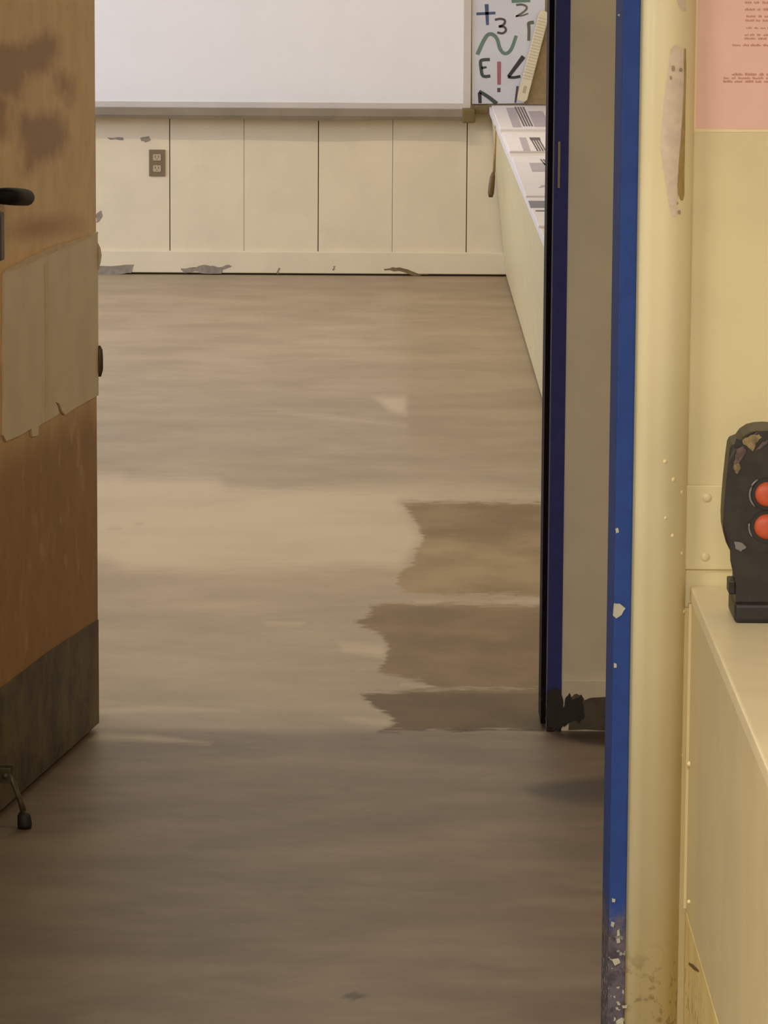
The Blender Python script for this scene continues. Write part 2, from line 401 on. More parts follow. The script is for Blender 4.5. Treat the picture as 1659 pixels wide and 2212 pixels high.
for p, soft, k in GRIME_SHADE: acc = np.maximum(acc, k*np.clip(.5+signed_dist(q, p)/(2*soft), 0, 1))
gr[near_px] = acc; set_attr(fl, 'grime_shade', gr)
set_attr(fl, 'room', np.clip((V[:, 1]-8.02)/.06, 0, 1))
sx_ = .03 + .0*V[:, 1]
set_attr(fl, 'seam', np.clip((V[:, 0]-.06)/.07, 0, 1)*np.clip((V[:, 1]-11.2)/1.0, 0, 1))

# classroom
wb = struct(box('wall_back', -5.4, 1.6, YB+.012, YB+.15, 0, CZ_CLASS, m_olive), 'classroom back wall faced with wide cream painted panels')
gx = [.0602+.3084*i for i in range(-17, 4)]
gaps = {0: .0016}
for i, x in enumerate(gx):
    x1 = min(x+.3084, 1.15); dark = (i % 2 == 0)       # every second joint is an open sheet joint, the others are scored grooves
    ga = .0020 if dark else .0008; gb = .0008 if dark else .0020
    if x1-x > .05: box('panel', x+ga, x1-gb, YB, YB+.0122, .09, CZ_CLASS, m_wallr, wb, .0009, seg=1)
bb = struct(box('baseboard_back', -5.4, 1.15, YB-.016, YB, .008, .0995, m_wallr, None, .004), 'cream baseboard with chipped grey patches under the classroom back wall')
for poly in ([(170, 574), (240, 575), (290, 572), (283, 590), (262, 592), (170, 591)],
             [(390, 580), (398, 590), (420, 586), (440, 591), (478, 591), (482, 582), (500, 576), (496, 572), (476, 577), (460, 574), (440, 572), (425, 577), (405, 579)],
             [(828, 581), (848, 577), (872, 580), (900, 590), (926, 594), (890, 595), (862, 585), (832, 584)], [(597, 590), (602, 578), (606, 579), (601, 592)], [(718, 582), (722, 574), (725, 575), (720, 584)]):
    slab('paint_chip', [on_y(a, b, YB-.0163) for a, b in ragged(poly, 1.6, 3)], (0, -1, 0), .0006, m_chip if poly[0][0] < 800 else m_chipd, bb)
for poly in ([(232, 297), (265, 297), (268, 303), (240, 302)], [(303, 298), (322, 294), (326, 302), (314, 308), (304, 302)], [(208, 462), (219, 455), (221, 468), (216, 476), (208, 482)]):
    slab('scuff_mark', [on_y(a, b, YB-.0002) for a, b in ragged(poly, 1.5, 3)], (0, -1, 0), .0005, m_chip, wb)
struct(box('wall_right', 1.6, 1.75, YD+.14, YB+.15, 0, CZ_CLASS, m_wall), 'classroom right wall behind the low cabinet')
wl = struct(root('wall_left', (-5.4, 12.4, 0)), 'classroom left wall with two windows'); 
for a, b, c, d in ((YD+.14, 11.6, 0, CZ_CLASS), (13.6, 14.2, 0, CZ_CLASS), (16.2, YB+.15, 0, CZ_CLASS), (11.6, 13.6, 0, 1.0), (11.6, 13.6, 2.5, CZ_CLASS), (14.2, 16.2, 0, 1.0), (14.2, 16.2, 2.5, CZ_CLASS)):
    box('wall_section', -5.55, -5.4, a, b, c, d, m_wall, wl)
for i, (a, b) in enumerate(((11.6, 13.6), (14.2, 16.2))):
    w_ = struct(root('window_%d' % (i+1), (-5.47, (a+b)/2, 1.0)), 'classroom window letting in cool daylight from the left')
    for s in ((a, a+.05, 1, 2.5), (b-.05, b, 1, 2.5), (a+.05, b-.05, 1, 1.05), (a+.05, b-.05, 2.45, 2.5)):
        box('window_frame', -5.5, -5.44, *s, m_alul, w_)
struct(box('ceiling', -5.55, 1.75, YD, YB+.15, CZ_CLASS, CZ_CLASS+.1, m_ceil), 'white classroom ceiling')
# hallway
wh = struct(root('wall_hallway', (0, YD, 0)), 'grey tan hallway wall around the classroom doorway')
box('wall_section', -6, -.62, YD, YD+.14, 0, CZ_CLASS, m_tan, wh)
box('wall_section', .376, 6, YD, YD+.14, 0, CZ_CLASS, m_tan, wh)
box('wall_section', -.62, .376, YD, YD+.14, 2.13, CZ_CLASS, m_tan, wh)
struct(box('ceiling', -6, 6, 5.7, YD, CZ_HALL, CZ_HALL+.1, m_ceil), 'white hallway ceiling')
struct(box('wall_left', -6.15, -6, 5.7, YD+.14, 0, CZ_HALL, m_tan), 'end wall of the hallway on the left')
struct(box('wall_right', 6, 6.15, 5.7, YD+.14, 0, CZ_HALL, m_tan), 'end wall of the hallway on the right')
# viewer's room
wf = struct(root('wall_front', (.6, YP, 0)), 'yellow cream wall carrying the pink notice')
box('wall_section', -6, -.64, YN, YN+.17, 0, CZ_NEAR, m_near, wf)
box('wall_section', .40, 6, YP, YN+.17, 0, CZ_NEAR, m_near, wf)
box('wall_section', -.64, .40, YN, YN+.17, 2.13, CZ_NEAR, m_near, wf)
box('wall_section', -3.2, -.64, YN-.01, YN, 0, CZ_NEAR, m_near, wf)
struct(box('wall_left', -3.35, -3.2, -1.6, YN, 0, CZ_NEAR, m_offw), 'left wall of the near room')
struct(box('wall_right', 1.6, 1.75, -1.6, YP, 0, CZ_NEAR, m_offw), 'right wall of the near room')
struct(box('wall_rear', -3.35, 1.75, -1.75, -1.6, 0, CZ_NEAR, m_offw), 'rear wall of the near room')
struct(box('ceiling', -3.35, 1.75, -1.75, YN+.17, CZ_NEAR, CZ_NEAR+.1, m_ceil), 'white ceiling of the near room')

# ---- frame of the classroom doorway: hollow metal, navy
t1 = struct(root('trim_1', (.35, YD, 0)), 'navy metal frame of the classroom doorway with a worn foot')
for s, x0 in ((1, 0), (-1, -.224)):
    X = lambda v: v if s > 0 else -v-.2435
    def fr(name, a, b, y0, y1, z0, z1, m, bv=.0015): return box(name, min(X(a), X(b)), max(X(a), X(b)), y0, y1, z0, z1, m, t1, bv)
    fr('frame_face', .3465, .376, YD-.012, YD+.05, 0, 2.13, m_navy)
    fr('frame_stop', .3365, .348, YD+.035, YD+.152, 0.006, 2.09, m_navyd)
    fr('edge_highlight', .3455, .3475, YD-.0128, YD-.010, .095, 2.09, m_edge, 0)  # thin pale strip that paints a highlight along the frame edge
box('frame_head', -.62, .376, YD-.012, YD+.15, 2.085, 2.13, m_navy, t1, .002)
box('strike_plate', .3545, .3595, YD-.0145, YD-.0118, 1.099, 1.191, m_strike, t1, .0008)
# ---- cove base of the hallway wall
bh = struct(box('baseboard_hallway', .376, 3.0, YD-.008, YD, 0, .107, m_tan, None, .003), 'scraped cove base at the foot of the hallway wall')
PB = lambda pts, amp: [on_y(a, b, YD-.0084) for a, b in ragged(pts, amp, 3)]
slab('scraped_patch', PB([(1228, 1508), (1240, 1500), (1256, 1500), (1262, 1513), (1280, 1507), (1345, 1504), (1345, 1577), (1228, 1577)], 2), (0, -1, 0), .0008, paint('scraped brown rubber', rgb(92, 78, 62), .6, .15, 40), bh)
slab('scraped_patch', [on_y(a, b, YD-.0094) for a, b in ragged([(1220, 1515), (1230, 1496), (1238, 1512), (1257, 1502), (1262, 1530), (1262, 1552), (1252, 1562), (1240, 1556), (1228, 1562), (1218, 1570), (1214, 1540)], 2, 3)], (0, -1, 0), .0008, m_dark, bh)
slab('scraped_patch', [on_y(a, b, YD-.0126) for a, b in ragged([(1186, 1492), (1200, 1486), (1212, 1490), (1217, 1515), (1222, 1560), (1212, 1573), (1184, 1571), (1180, 1530)], 2, 3)], (0, -1, 0), .0008, m_dark, t1)

# ---- near frame (blue) and the rounded wall end beside it
t2 = struct(root('trim_2', (.34, YN, 0)), 'bright blue door frame edge nearest the viewer')
ff = box('frame_face', .3285, .3525, YN-.004, YN+.16, 0, 2.13, m_blue, t2, .002)
box('frame_face', -.645, -.62, YN-.012, YN+.16, 0, 2.13, m_blue, t2, .002)
box('frame_head', -.645, .3525, YN-.004, YN+.16, 2.1, 2.13, m_blue, t2, .002)
for poly in ([(1313, 1303), (1326, 1304), (1338, 1314), (1330, 1328), (1318, 1336), (1311, 1330)], [(1316, 1142), (1322, 1140), (1324, 1150), (1318, 1152)], [(1313, 1432), (1319, 1434), (1319, 1442), (1313, 1442)], [(1334, 32), (1339, 30), (1338, 36)],
             [(1309, 1940), (1316, 1942), (1315, 1949), (1309, 1948)], [(1307, 1990), (1315, 1993), (1312, 2004), (1306, 2000)], [(1333, 2010), (1338, 2006), (1339, 2020), (1333, 2022)], [(1331, 2028), (1338, 2026), (1340, 2036), (1333, 2038)], [(1322, 2072), (1336, 2070), (1340, 2080), (1328, 2086)], [(1343, 2172), (1356, 2170), (1354, 2178), (1345, 2178)], [(1318, 2205), (1330, 2198), (1334, 2212), (1318, 2212)]):
    mn = min(p[0] for p in poly)
    slab('paint_chip', [on_y(max(a, 1322.0) if mn > 1320 else a+13, b, YN-.0046) for a, b in ragged(poly, .8, 2)], (0, -1, 0), .0006, paint('pale chip', rgb(190, 186, 164), .6, .1, 50), t2)
CXL, CXF, CXR = .3525, .386, .4305
def col_prof(n=14):
    p = [(CXL, YN+.15), (CXL, YN), (CXF-.012, YN)]
    for i in range(n+1):
        a = i/n*math.pi/2; p.append((CXF+(CXR-CXF)*math.sin(a), YN+(YP-YN)*(1-math.cos(a))))
    p.append((CXR, YN+.15)); return p
cp = col_prof(); nv = len(cp)
cv = [(x, y, z) for z in (0, CZ_NEAR) for x, y in cp]
cf = [(i, i+1, nv+i+1, nv+i) for i in range(nv-1)] + [(nv-1, 0, nv, 2*nv-1), tuple(range(nv))[::-1], tuple(range(nv, 2*nv))]
t3 = mesh('trim_3', cv, cf, m_col); struct(t3, 'yellow cream rounded wall end beside the blue frame, paint peeled near its top')
for p_ in t3.data.polygons: p_.use_smooth = len(p_.vertices) == 4 and abs(p_.normal.x) < .995 and p_.normal.y < -.02
def col_point(X, off=.0006):
    X = min(X, CXR-.0004)
    if X <= CXF: return (X, YN-off), (0, -1)
    a = math.asin(min(1, (X-CXF)/(CXR-CXF))); n = Vector((math.sin(a)/(CXR-CXF), -math.cos(a)/(YP-YN))).normalized()
    return (X+n.x*off, YN+(YP-YN)*(1-math.cos(a))+n.y*off), n
def col_patch(name, rows, mat, off=.0008, n=9, parent=None):
    """paint loss wrapped on the rounded end: rows of (left px, right px, py), measured on the front plane"""
    v = []; f = []
    for l_, r_, py in rows:
        for i in range(n):
            px = l_+(r_-l_)*i/(n-1)
            Yg = YN
            for _ in range(3):
                X, _y, z = on_y(px, py, Yg); (qx, qy), _n = col_point(X, off); Yg = qy
            v.append((qx, qy, z))
    for j in range(len(rows)-1):
        for i in range(n-1): a = j*n+i; f.append((a, a+1, a+n+1, a+n))
    return mesh(name, v, f, mat, parent, True)
def dense(rows, k=4, amp=1.3):
    out = []
    for (a, b, c), (d, e, g) in zip(rows, rows[1:]):
        for i in range(k):
            t = i/k; out.append((a+(d-a)*t+random.uniform(-amp, amp), b+(e-b)*t+random.uniform(-amp, amp)*.5, c+(g-c)*t))
    out.append(rows[-1]); return out
col_patch('bare_plaster', dense([(1458, 1466, 97), (1449, 1474, 106), (1446, 1476, 130), (1444, 1476, 150), (1441, 1476, 175), (1436, 1475, 210), (1432, 1472, 250), (1428, 1470, 300), (1428, 1467, 330), (1434, 1464, 370), (1441, 1462, 410), (1446, 1461, 440), (1452, 1460, 468)]), m_plaster, parent=t3)
col_patch('filler_groove', dense([(1477, 1480, 105), (1477, 1481, 160), (1477, 1480, 200), (1473, 1479, 260), (1469, 1478, 320), (1465, 1477, 370), (1463, 1477, 400), (1464, 1477, 420), (1470, 1474, 433)], 3, .6), m_groove, .0014, 5, t3)
col_patch('bare_plaster', dense([(1460, 1480, -4), (1464, 1481, 10), (1472, 1481, 24)], 3, 1), m_plaster, parent=t3)
for poly in ([(1450, 146), (1454, 142), (1457, 150), (1452, 154)], [(1466, 150), (1471, 147), (1473, 155)], [(1446, 165), (1451, 164), (1450, 172)], [(1461, 438), (1464, 436), (1464, 442)], [(1463, 456), (1469, 454), (1469, 462), (1464, 463)]):
    ys_ = sorted(p[1] for p in poly); xs_ = [p[0] for p in poly]
    col_patch('scuff_mark', [(min(xs_)+1, max(xs_)-1, ys_[0]), (min(xs_), max(xs_), (ys_[0]+ys_[-1])/2), (min(xs_)+1, max(xs_)-1, ys_[-1])], paint('grey scuff', rgb(176, 152, 130), .7), .0018, 4, t3)
for px, py, r in ((1436, 997, 5), (1455, 1036, 5.5), (1474, 1063, 5), (1437, 1119, 3.5), (1453, 1157, 5), (1474, 1195, 5), (1477, 1632, 6), (1479, 1922, 5.5), (1480, 1321, 5)):
    X = on_y(px, py, YN+.01)[0]; (qx, qy), n_ = col_point(X, -.0003); z = on_y(px, py, qy)[2]
    dome('paint_drip', (qx, qy, z), (n_[0], n_[1], 0), r/1570, .0022, m_caulk, t3, 10, 3)

# ================================================================== the open door
HX, HY = -.5585, YD-.012
A = math.radians(9.55); DD = (-math.sin(A), -math.cos(A)); DN = (math.cos(A), -math.sin(A))
def D(t, off, z): return (HX+DD[0]*t+DN[0]*off, HY+DD[1]*t+DN[1]*off, z)
def on_door(px, py, off=0.0): return on_plane(px, py, D(0, off, 0), (DN[0], DN[1], 0))
def dloc(p): return ((p[0]-HX)*DD[0]+(p[1]-HY)*DD[1], p[2])
d1 = struct(root('door_1', (HX, HY, 0)), 'worn wooden classroom door standing open against the hallway, patched and stained')
DT = .045; DW = .905; DZ0, DZ1 = .012, 2.08
nt, nz = 90, 200
ts = np.linspace(0, DW, nt); zs = np.linspace(DZ0, DZ1, nz)
dv = [D(t, 0, z) for z in zs for t in ts]; df = [(j*nt+i, j*nt+i+1, (j+1)*nt+i+1, (j+1)*nt+i) for j in range(nz-1) for i in range(nt-1)]
b0 = len(dv); dv += [D(0, -DT, DZ0), D(DW, -DT, DZ0), D(DW, -DT, DZ1), D(0, -DT, DZ1)]
c00, c10, c11, c01 = 0, nt-1, nz*nt-1, (nz-1)*nt
df += [(b0, b0+1, b0+2, b0+3), (c00, c01, b0+3, b0), (c10, b0+1, b0+2, c11), (c00, b0, b0+1, c10), (c01, c11, b0+2, b0+3)]
slabm = mesh('door_slab', dv, df, m_door, d1)
Qd = project(np.array(dv))
st = np.full(len(dv), -1.0)
for p in ([(-60, 100), (45, 95), (100, 72), (125, 85), (128, 110), (112, 140), (100, 160), (60, 165), (50, 190), (45, 215), (20, 215), (-60, 190)],
          [(125, 150), (150, 165), (158, 180), (157, 205), (150, 225), (140, 205), (125, 195), (120, 175)],
          [(40, 235), (75, 255), (95, 245), (125, 245), (140, 270), (145, 300), (130, 330), (105, 345), (80, 350), (70, 370), (58, 385), (50, 370), (52, 340), (45, 310), (38, 280)], [(-40, 200), (22, 215), (18, 300), (-40, 310)]):
    st = np.maximum(st, np.clip(signed_dist(Qd, p)/26, -1, 1))
set_attr(slabm, 'stain', st)
set_attr(slabm, 'orange', np.clip(1.25-np.hypot((Qd[:, 0]-88)/95, (Qd[:, 1]-(492-.12*(Qd[:, 0]-88)))/30), 0, 1))
# kick plate and repair sheet, thin sheets screwed to the face
ND = (DN[0], DN[1], 0)
kp = [on_door(211.0, 1338), on_door(100, 1410), on_door(54, 1446), on_door(0, 1486)]
kl = [dloc(p) for p in kp]
slope = (kl[3][1]-kl[1][1])/(kl[3][0]-kl[1][0])
ztop = [(t, z) for t, z in kl]
poly = [D(.002, .0002, .014), D(.002, .0002, kl[0][1])] + [D(t, .0002, z) for t, z in kl[1:]] + [D(.9, .0002, kl[3][1]+slope*(.9-kl[3][0])*.3), D(.9, .0002, .014)]
kick = slab('kick_plate', poly, ND, .0018, m_kick, d1); kick['label'] = 'dark tarnished metal kick plate'
edge_px = [(211.5, 499), (160, 519), (120, 529), (96, 540), (60, 556), (40, 567), (12, 582), (3, 592), (3, 640), (4, 700), (2, 780), (4, 860), (3, 940), (9, 953), (40, 940), (63, 926), (66, 943), (78, 940), (79, 920), (100, 908), (118, 897), (123, 893), (121, 880), (115, 868), (124, 872), (130, 889), (136, 896), (160, 880), (200, 858), (212, 852)]
pl = [dloc(on_door(a, b)) for a, b in edge_px]
pl[0] = (.001, pl[0][1]); pl[-1] = (.001, pl[-1][1])
pt = slab('repair_sheet', [D(t, .0003, z) for t, z in pl], ND, .004, m_patch, d1); pt['label'] = 'grey tan repair sheet with a torn lower edge'
# folded light edge along the sheet's top and a pale vertical seam
top = [dloc(on_door(a, b)) for a, b in ((212, 499), (160, 518), (120, 528), (96, 539), (60, 555), (40, 566), (12, 581))]
low = [dloc(on_door(a, b)) for a, b in ((212, 502), (160, 526), (120, 541), (96, 551), (60, 568), (40, 577), (12, 586))]
slab('sheet_edge', [D(max(t, .001), .0044, z) for t, z in top+low[::-1]], ND, .0008, m_patche, pt)
slab('sheet_seam', [D(*([dloc(on_door(a, b))[0], .0044, dloc(on_door(a, b))[1]])) for a, b in ((91, 570), (98, 568), (99, 740), (100, 905), (93, 908), (93, 740))], ND, .0007, m_patche, pt)
# edge lump of the sheet and the hinge knuckle on the hinge edge
tube('sheet_fold', [D(.002, .004, .93), D(-.001, .006, .945), D(-.003, .007, .96), D(-.001, .006, .975), D(.002, .004, .985)], .003, m_patch, pt, 8, [.001, .003, .004, .003, .001])
hg = tube('hinge', [D(-.002, .006, 0.718), D(-.002, .006, 0.728), D(-.002, .006, 0.732), D(-.002, .006, 0.757), D(-.002, .006, 0.772), D(-.002, .006, 0.780)], .006, m_hinge, d1, 12, [.003, .006, .007, .007, .006, .002])
for zz in (.25, 1.8): tube('hinge', [D(.002, -.052, zz-.05), D(.002, -.052, zz+.05)], .006, m_hinge, d1, 12)
# lever handle
lv = root('lever_handle', (0, 0, 0)); lv.parent = d1; lv['label'] = 'black lever handle with a pale worn tip'
P0, P1 = dloc(on_door(60, 427, .046)), dloc(on_door(-62, 418, .046))          # tip and hub of the lever on its own plane
kq = (.846-P0[0])/(P1[0]-P0[0]); P1 = (.846, P0[1]+(P1[1]-P0[1])*kq)
tp, zp = P1; e_ = tp-.031; e2 = dloc(on_door(11, 500, .03))[0]
lv.location = Vector(D(tp, 0, zp))-Vector((HX, HY, 0))
def LV(f, off): return D(P0[0]+(P1[0]-P0[0])*f, off, P0[1]+(P1[1]-P0[1])*f)
tube('lever', [LV(0, .046), LV(.06, .046), LV(.3, .047), LV(.6, .047), LV(.85, .046), LV(.97, .040), LV(1, .026), LV(1, .011)], .0135, m_handleb, lv, 14, [.0130, .0148, .0156, .0160, .0160, .0155, .014, .0135])
dome('lever_tip', LV(0, .046), (-DD[0], -DD[1], 0), .0098, .006, m_edge, lv, 14, 3)
box('escutcheon', e_, e_+.062, 0, .012, zp-.15, zp+.055, m_lock, lv, .004, T=D)
box('lock_case', e2, e_+.03, .0005, .03, dloc(on_door(11, 562, .03))[1], dloc(on_door(11, 456, .03))[1], m_lock, lv, .005, T=D)
# kick-down door holder near the foot of the door
ds = root('door_holder', (0, 0, 0)); ds.parent = d1; ds['label'] = 'kick-down door holder with a dark rubber foot'
foot = on_z(52, 1775, .012); piv = on_plane(16, 1672, D(0, .035, 0), ND)
ds.location = Vector((foot[0], foot[1], 0))-Vector((HX, HY, 0))
tq = dloc(piv)[0]; m_hold = paint('tarnished holder metal', rgb(104, 94, 66), .45, .2, 50, metal=.3)
box('mount_plate', tq-.028, tq+.028, .0022, .0062, piv[2]-.03, piv[2]+.03, m_hold, ds, .0015, T=D)
for s in (-1, 1): box('pivot_ear', tq+s*.014-.002, tq+s*.014+.002, .006, .044, piv[2]-.014, piv[2]+.014, m_hold, ds, .001, T=D)
tube('pivot_pin', [D(tq-.02, .035, piv[2]), D(tq+.02, .035, piv[2])], .005, m_hold, ds, 10)
pv = Vector(D(tq, .035, piv[2])); ft = Vector(foot)
tube('holder_arm', [pv, pv.lerp(ft, .3)+Vector((.004, 0, .006)), pv.lerp(ft, .65)+Vector((.004, 0, .006)), ft+Vector((-.001, 0, .02))], .005, m_hold, ds, 10, [.006, .005, .005, .006])
tube('rubber_foot', [ft+Vector((0, 0, .017)), ft+Vector((0, 0, .012)), ft+Vector((.001, 0, -.003)), ft+Vector((.001, 0, -.0118))], .012, m_dark, ds, 14, [.009, .012, .0135, .0125])

# ================================================================== whiteboard
wbd = root('whiteboard', (-.9, YB, .645)); tag(wbd, 'large whiteboard with a dull grey tray on the back wall', 'whiteboard')
box('board_surface', -2.55, .349, YB-.014, YB-.0005, .70, 1.92, m_board, wbd)
box('frame', .349, .381, YB-.022, YB-.0005, .66, 1.95, m_alul, wbd, .002)['label'] = 'pale right frame strip'
box('frame', -2.585, -2.55, YB-.022, YB-.0005, .66, 1.95, m_alul, wbd, .002)
box('frame', -2.55, .349, YB-.022, YB-.0005, 1.92, 1.95, m_alul, wbd, .002)
box('frame', -2.55, .349, YB-.019, YB-.0005, .694, .719, m_alul, wbd, .002)
# tray: a shallow channel with a soft wavy lower edge
n = 60; prof = []
bm = bmesh.new(); rows = []
for i in range(n+1):
    x = -2.56+(.372+2.56)*i/n; wv = .002*math.sin(x*5.1)+.0018*math.sin(x*11.3+1)
    rows.append([bm.verts.new((x, y, z)) for y, z in ((YB-.0005, .696), (YB-.018, .690), (YB-.078, .688), (YB-.082, .698), (YB-.089, .697), (YB-.090, .668), (YB-.084, .651+wv), (YB-.02, .648+wv), (YB-.0005, .65+wv))])
for a, b in zip(rows, rows[1:]):
    for j in range(9): bm.faces.new((a[j], b[j], b[(j+1) % 9], a[(j+1) % 9]))
bm.faces.new(rows[0]); bm.faces.new(rows[-1][::-1])
from_bm('tray', bm, m_alu, wbd)
box('tray_end', .345, .398, YB-.094, YB-.0005, .642, .70, m_olive, wbd, .006)
box('tray_bracket', .398, .452, YB-.07, YB-.0005, .678, .712, m_olive, wbd, .004)

# ================================================================== outlet
ou = root('electrical_outlet', (-.917, YB, .4085)); tag(ou, 'brown duplex electrical outlet on the cream back wall', 'outlet')
box('cover_plate', -.951, -.8845, YB-.006, YB-.0001, .4085, .5185, m_outlet, ou, .002)
for zc in (.4865, .4405):
    bm = bmesh.new(); pts = []
    for i in range(24):
        a = 2*math.pi*i/24; pts.append((-.9177+max(-.0165, min(.0165, .0195*math.cos(a))), max(-.0135, min(.0135, .0195*math.sin(a)))+zc))
    rc = slab('receptacle', [(x, YB-.006, z) for x, z in pts], (0, -1, 0), .0022, m_recep, ou)
    for dx in (-.0065, .0065): box('slot', -.9177+dx-.0012, -.9177+dx+.0012, YB-.0086, YB-.0081, zc-.001, zc+.008, m_slot, rc)
    dome('ground_hole', (-.9177, YB-.0081, zc-.007), (0, -1, 0), .0024, .0004, m_slot, rc, 8, 2)
dome('screw', (-.9177, YB-.006, .4635), (0, -1, 0), .0035, .0012, m_outlet, ou, 10, 2)

# ================================================================== backing, symbol card, ribbed strip
tb = tag(box('backing', .3845, .78, YB-.012, YB-.0003, .714, 1.6, m_backing, None, .002), 'flat tan-brown area of the back wall behind the symbol card', 'backing')  # tan-brown area of wall beside the card, drawn as a flat slab
YC = YB-.0135
sc = root('symbol_card', (.53, YC, .715)); tag(sc, 'tall white card hand painted with numbers and maths symbols', 'poster')
def PC(px, py, k=0): return on_y(px, py, YC-.0018-.0006*k)
box0 = [on_y(a, b, YC) for a, b in ((1019.5, 224.5), (1019.5, -70), (1178, -70), (1177, 50), (1160, 120), (1132, 223))]
slab('card', box0, (0, -1, 0), .0017, m_poster, sc)
SPX = 8800/16.92
def stroke(name, pts, w, mat, w1=None):
    """hand painted brush stroke: ribbon through points on the card, widths in pixels"""
    P = [Vector((a, b)) for a, b in pts]; R = []
    for _ in range(2):                                 # smooth the polyline
        if len(P) > 2:
            Qs = [P[0]]
            for a, b in zip(P, P[1:]): Qs += [a*.75+b*.25, a*.25+b*.75]
            P = Qs+[P[-1]]
    L, Rr = [], []
    for i, p in enumerate(P):
        d = (P[min(i+1, len(P)-1)]-P[max(i-1, 0)]).normalized(); nrm = Vector((-d.y, d.x))
        t = i/(len(P)-1); ww = w+((w1 if w1 else w)-w)*t
        L.append(p+nrm*ww/2); Rr.append(p-nrm*ww/2)
    v = [PC(*q) for q in L]+[PC(*q) for q in Rr]; n = len(P)
    v2 = v+[(x, y-.0007, z) for x, y, z in v]; m = 2*n; f = []
    for i in range(n-1):
        f += [(m+i, m+i+1, m+n+i+1, m+n+i), (i, i+1, m+i+1, m+i), (n+i, m+n+i, m+n+i+1, n+i+1)]
    f += [(0, m, m+n, n), (n-1, 2*n-1, m+2*n-1, m+n-1)]
    return mesh(name, v2, f, mat, sc)
stroke('plus_sign', [(1029, 30), (1070, 28)], 6, m_pblue); stroke('plus_sign', [(1051, 9), (1053, 54)], 8.5, m_pblue, 6)
stroke('digit_three', [(1069, 43), (1080, 40), (1092, 43), (1089, 54), (1074, 58), (1090, 57), (1094, 66), (1086, 73), (1074, 70)], 5, m_pplum)
stroke('fraction_bar', [(1105, 2), (1145, 0)], 9, m_pgreen)
stroke('digit_two', [(1115, 11), (1127, 9), (1139, 14), (1136, 23), (1116, 35), (1113, 35), (1128, 34), (1141, 29)], 5, m_pgrey, 3)
stroke('hook_stroke', [(1153, 48), (1146, 49), (1141, 50), (1143, 62), (1142, 88)], 8, m_pgrey, 6)
stroke('wave_stroke', [(1031, 118), (1044, 88), (1054, 73), (1066, 74), (1075, 85), (1079, 106), (1090, 118), (1104, 110), (1115, 77)], 8.5, m_pgreen, 7)
stroke('letter_e', [(1058, 128.5), (1044, 129), (1037, 131), (1039, 147), (1041, 163), (1048, 166), (1059, 164)], 7, m_pdgreen)
stroke('letter_e', [(1040, 147), (1051, 145)], 6, m_pdgreen, 4)
stroke('exclamation_mark', [(1078, 133), (1078, 183)], 8.5, m_pred, 7.5); stroke('exclamation_mark', [(1077.5, 190), (1077.5, 199)], 7, m_pplum)
stroke('angle_sign', [(1131, 122), (1098, 166)], 10, m_pblack, 7); stroke('angle_sign', [(1097, 166), (1108, 168), (1124, 165)], 6, m_pblack)
stroke('peak_stroke', [(1037, 223), (1036, 200)], 7, m_pblack, 8); stroke('peak_stroke', [(1035, 197), (1056, 210), (1073, 224)], 7, m_pdgreen, 9)
stroke('slanted_stroke', [(1118, 186), (1113, 222)], 5, m_pplum, 4)
# ribbed strip leaning on the tackboard, foot on the cabinet top
strip = root('ribbed_strip', on_y(1126, 222, YC-.02)); tag(strip, 'cream ribbed plastic strip leaning across the symbol card', 'strip')
pa, pb = Vector(on_y(1126, 221, YC-.018)), Vector(on_y(1177, 24, YC-.012)); ax = (pb-pa).normalized(); sd = Vector((ax.z, 0, -ax.x)).normalized(); up = Vector((0, -1, 0)); LEN = (pb-pa).length
def ST(l_, s, o): return pa+ax*l_+sd*s+up*o
bm = bmesh.new(); hw = .0215
outl = [(hw*math.sin(q)*.99, hw*(.55-.55*math.cos(q))*.5) for q in np.linspace(-math.pi/2, math.pi/2, 9)]
pts = [ST(.004+b_, a_, 0) for a_, b_ in [(-hw, .012), (-hw*.7, .003), (-hw*.3, 0), (hw*.3, 0), (hw*.7, .003), (hw, .012)]]+[ST(LEN-.012, hw, 0), ST(LEN-.003, hw*.7, 0), ST(LEN, 0, 0), ST(LEN-.003, -hw*.7, 0), ST(LEN-.012, -hw, 0)]
slab('strip_body', pts, up, .007, m_strip, strip, .002)
k = 0; l_ = .10
while l_ < LEN-.02:
    bmx = bmesh.new(); bm_box(bmx, -hw*.92, hw*.92, 0, .0042, 0, .0078, T=lambda s, o, q, l0=l_: ST(l0+q, s, .0066+o))
    bmesh.ops.bevel(bmx, geom=list(bmx.edges), offset=.0014, segments=1, affect='EDGES'); from_bm('rib', bmx, m_strip, strip); l_ += .0128
bmx = bmesh.new(); bm_box(bmx, -.006, .006, 0, .0012, .04, .07, T=lambda s, o, q: ST(q, s, .0066+o)); from_bm('end_label', bmx, m_recep, strip)

# ================================================================== low cabinet along the right classroom wall
ZC = .705
cb = root('low_cabinet', (.85, 13.0, 0)); tag(cb, 'long low cream cabinet with white top along the right classroom wall', 'cabinet')
y0, y1 = 9.2, YB-.0005
v = [(.466, y0, ZC-.028), (1.599, y0, ZC-.028), (1.599, y0, .012), (.5335, y0, .012), (.466, y1, ZC-.028), (1.599, y1, ZC-.028), (1.599, y1, .012), (.5335, y1, .012)]
v = [(a, b if b < 12 else YB-.017, c) for a, b, c in v]
m_cab = paint('cream cabinet enamel', rgb(202, 185, 136), .42, .03)
mesh('front_and_body', v, [(0, 1, 2, 3), (4, 7, 6, 5), (0, 4, 5, 1), (3, 2, 6, 7), (0, 3, 7, 4), (1, 5, 6, 2)], m_cab, cb)
box('cabinet_top', .457, 1.599, y0-.01, YB-.095, ZC-.028, ZC, m_ctop, cb, .003)
box('cabinet_top', .457, 1.599, YB-.0955, YB-.0125, ZC-.028, ZC, m_ctop, cb, .003)
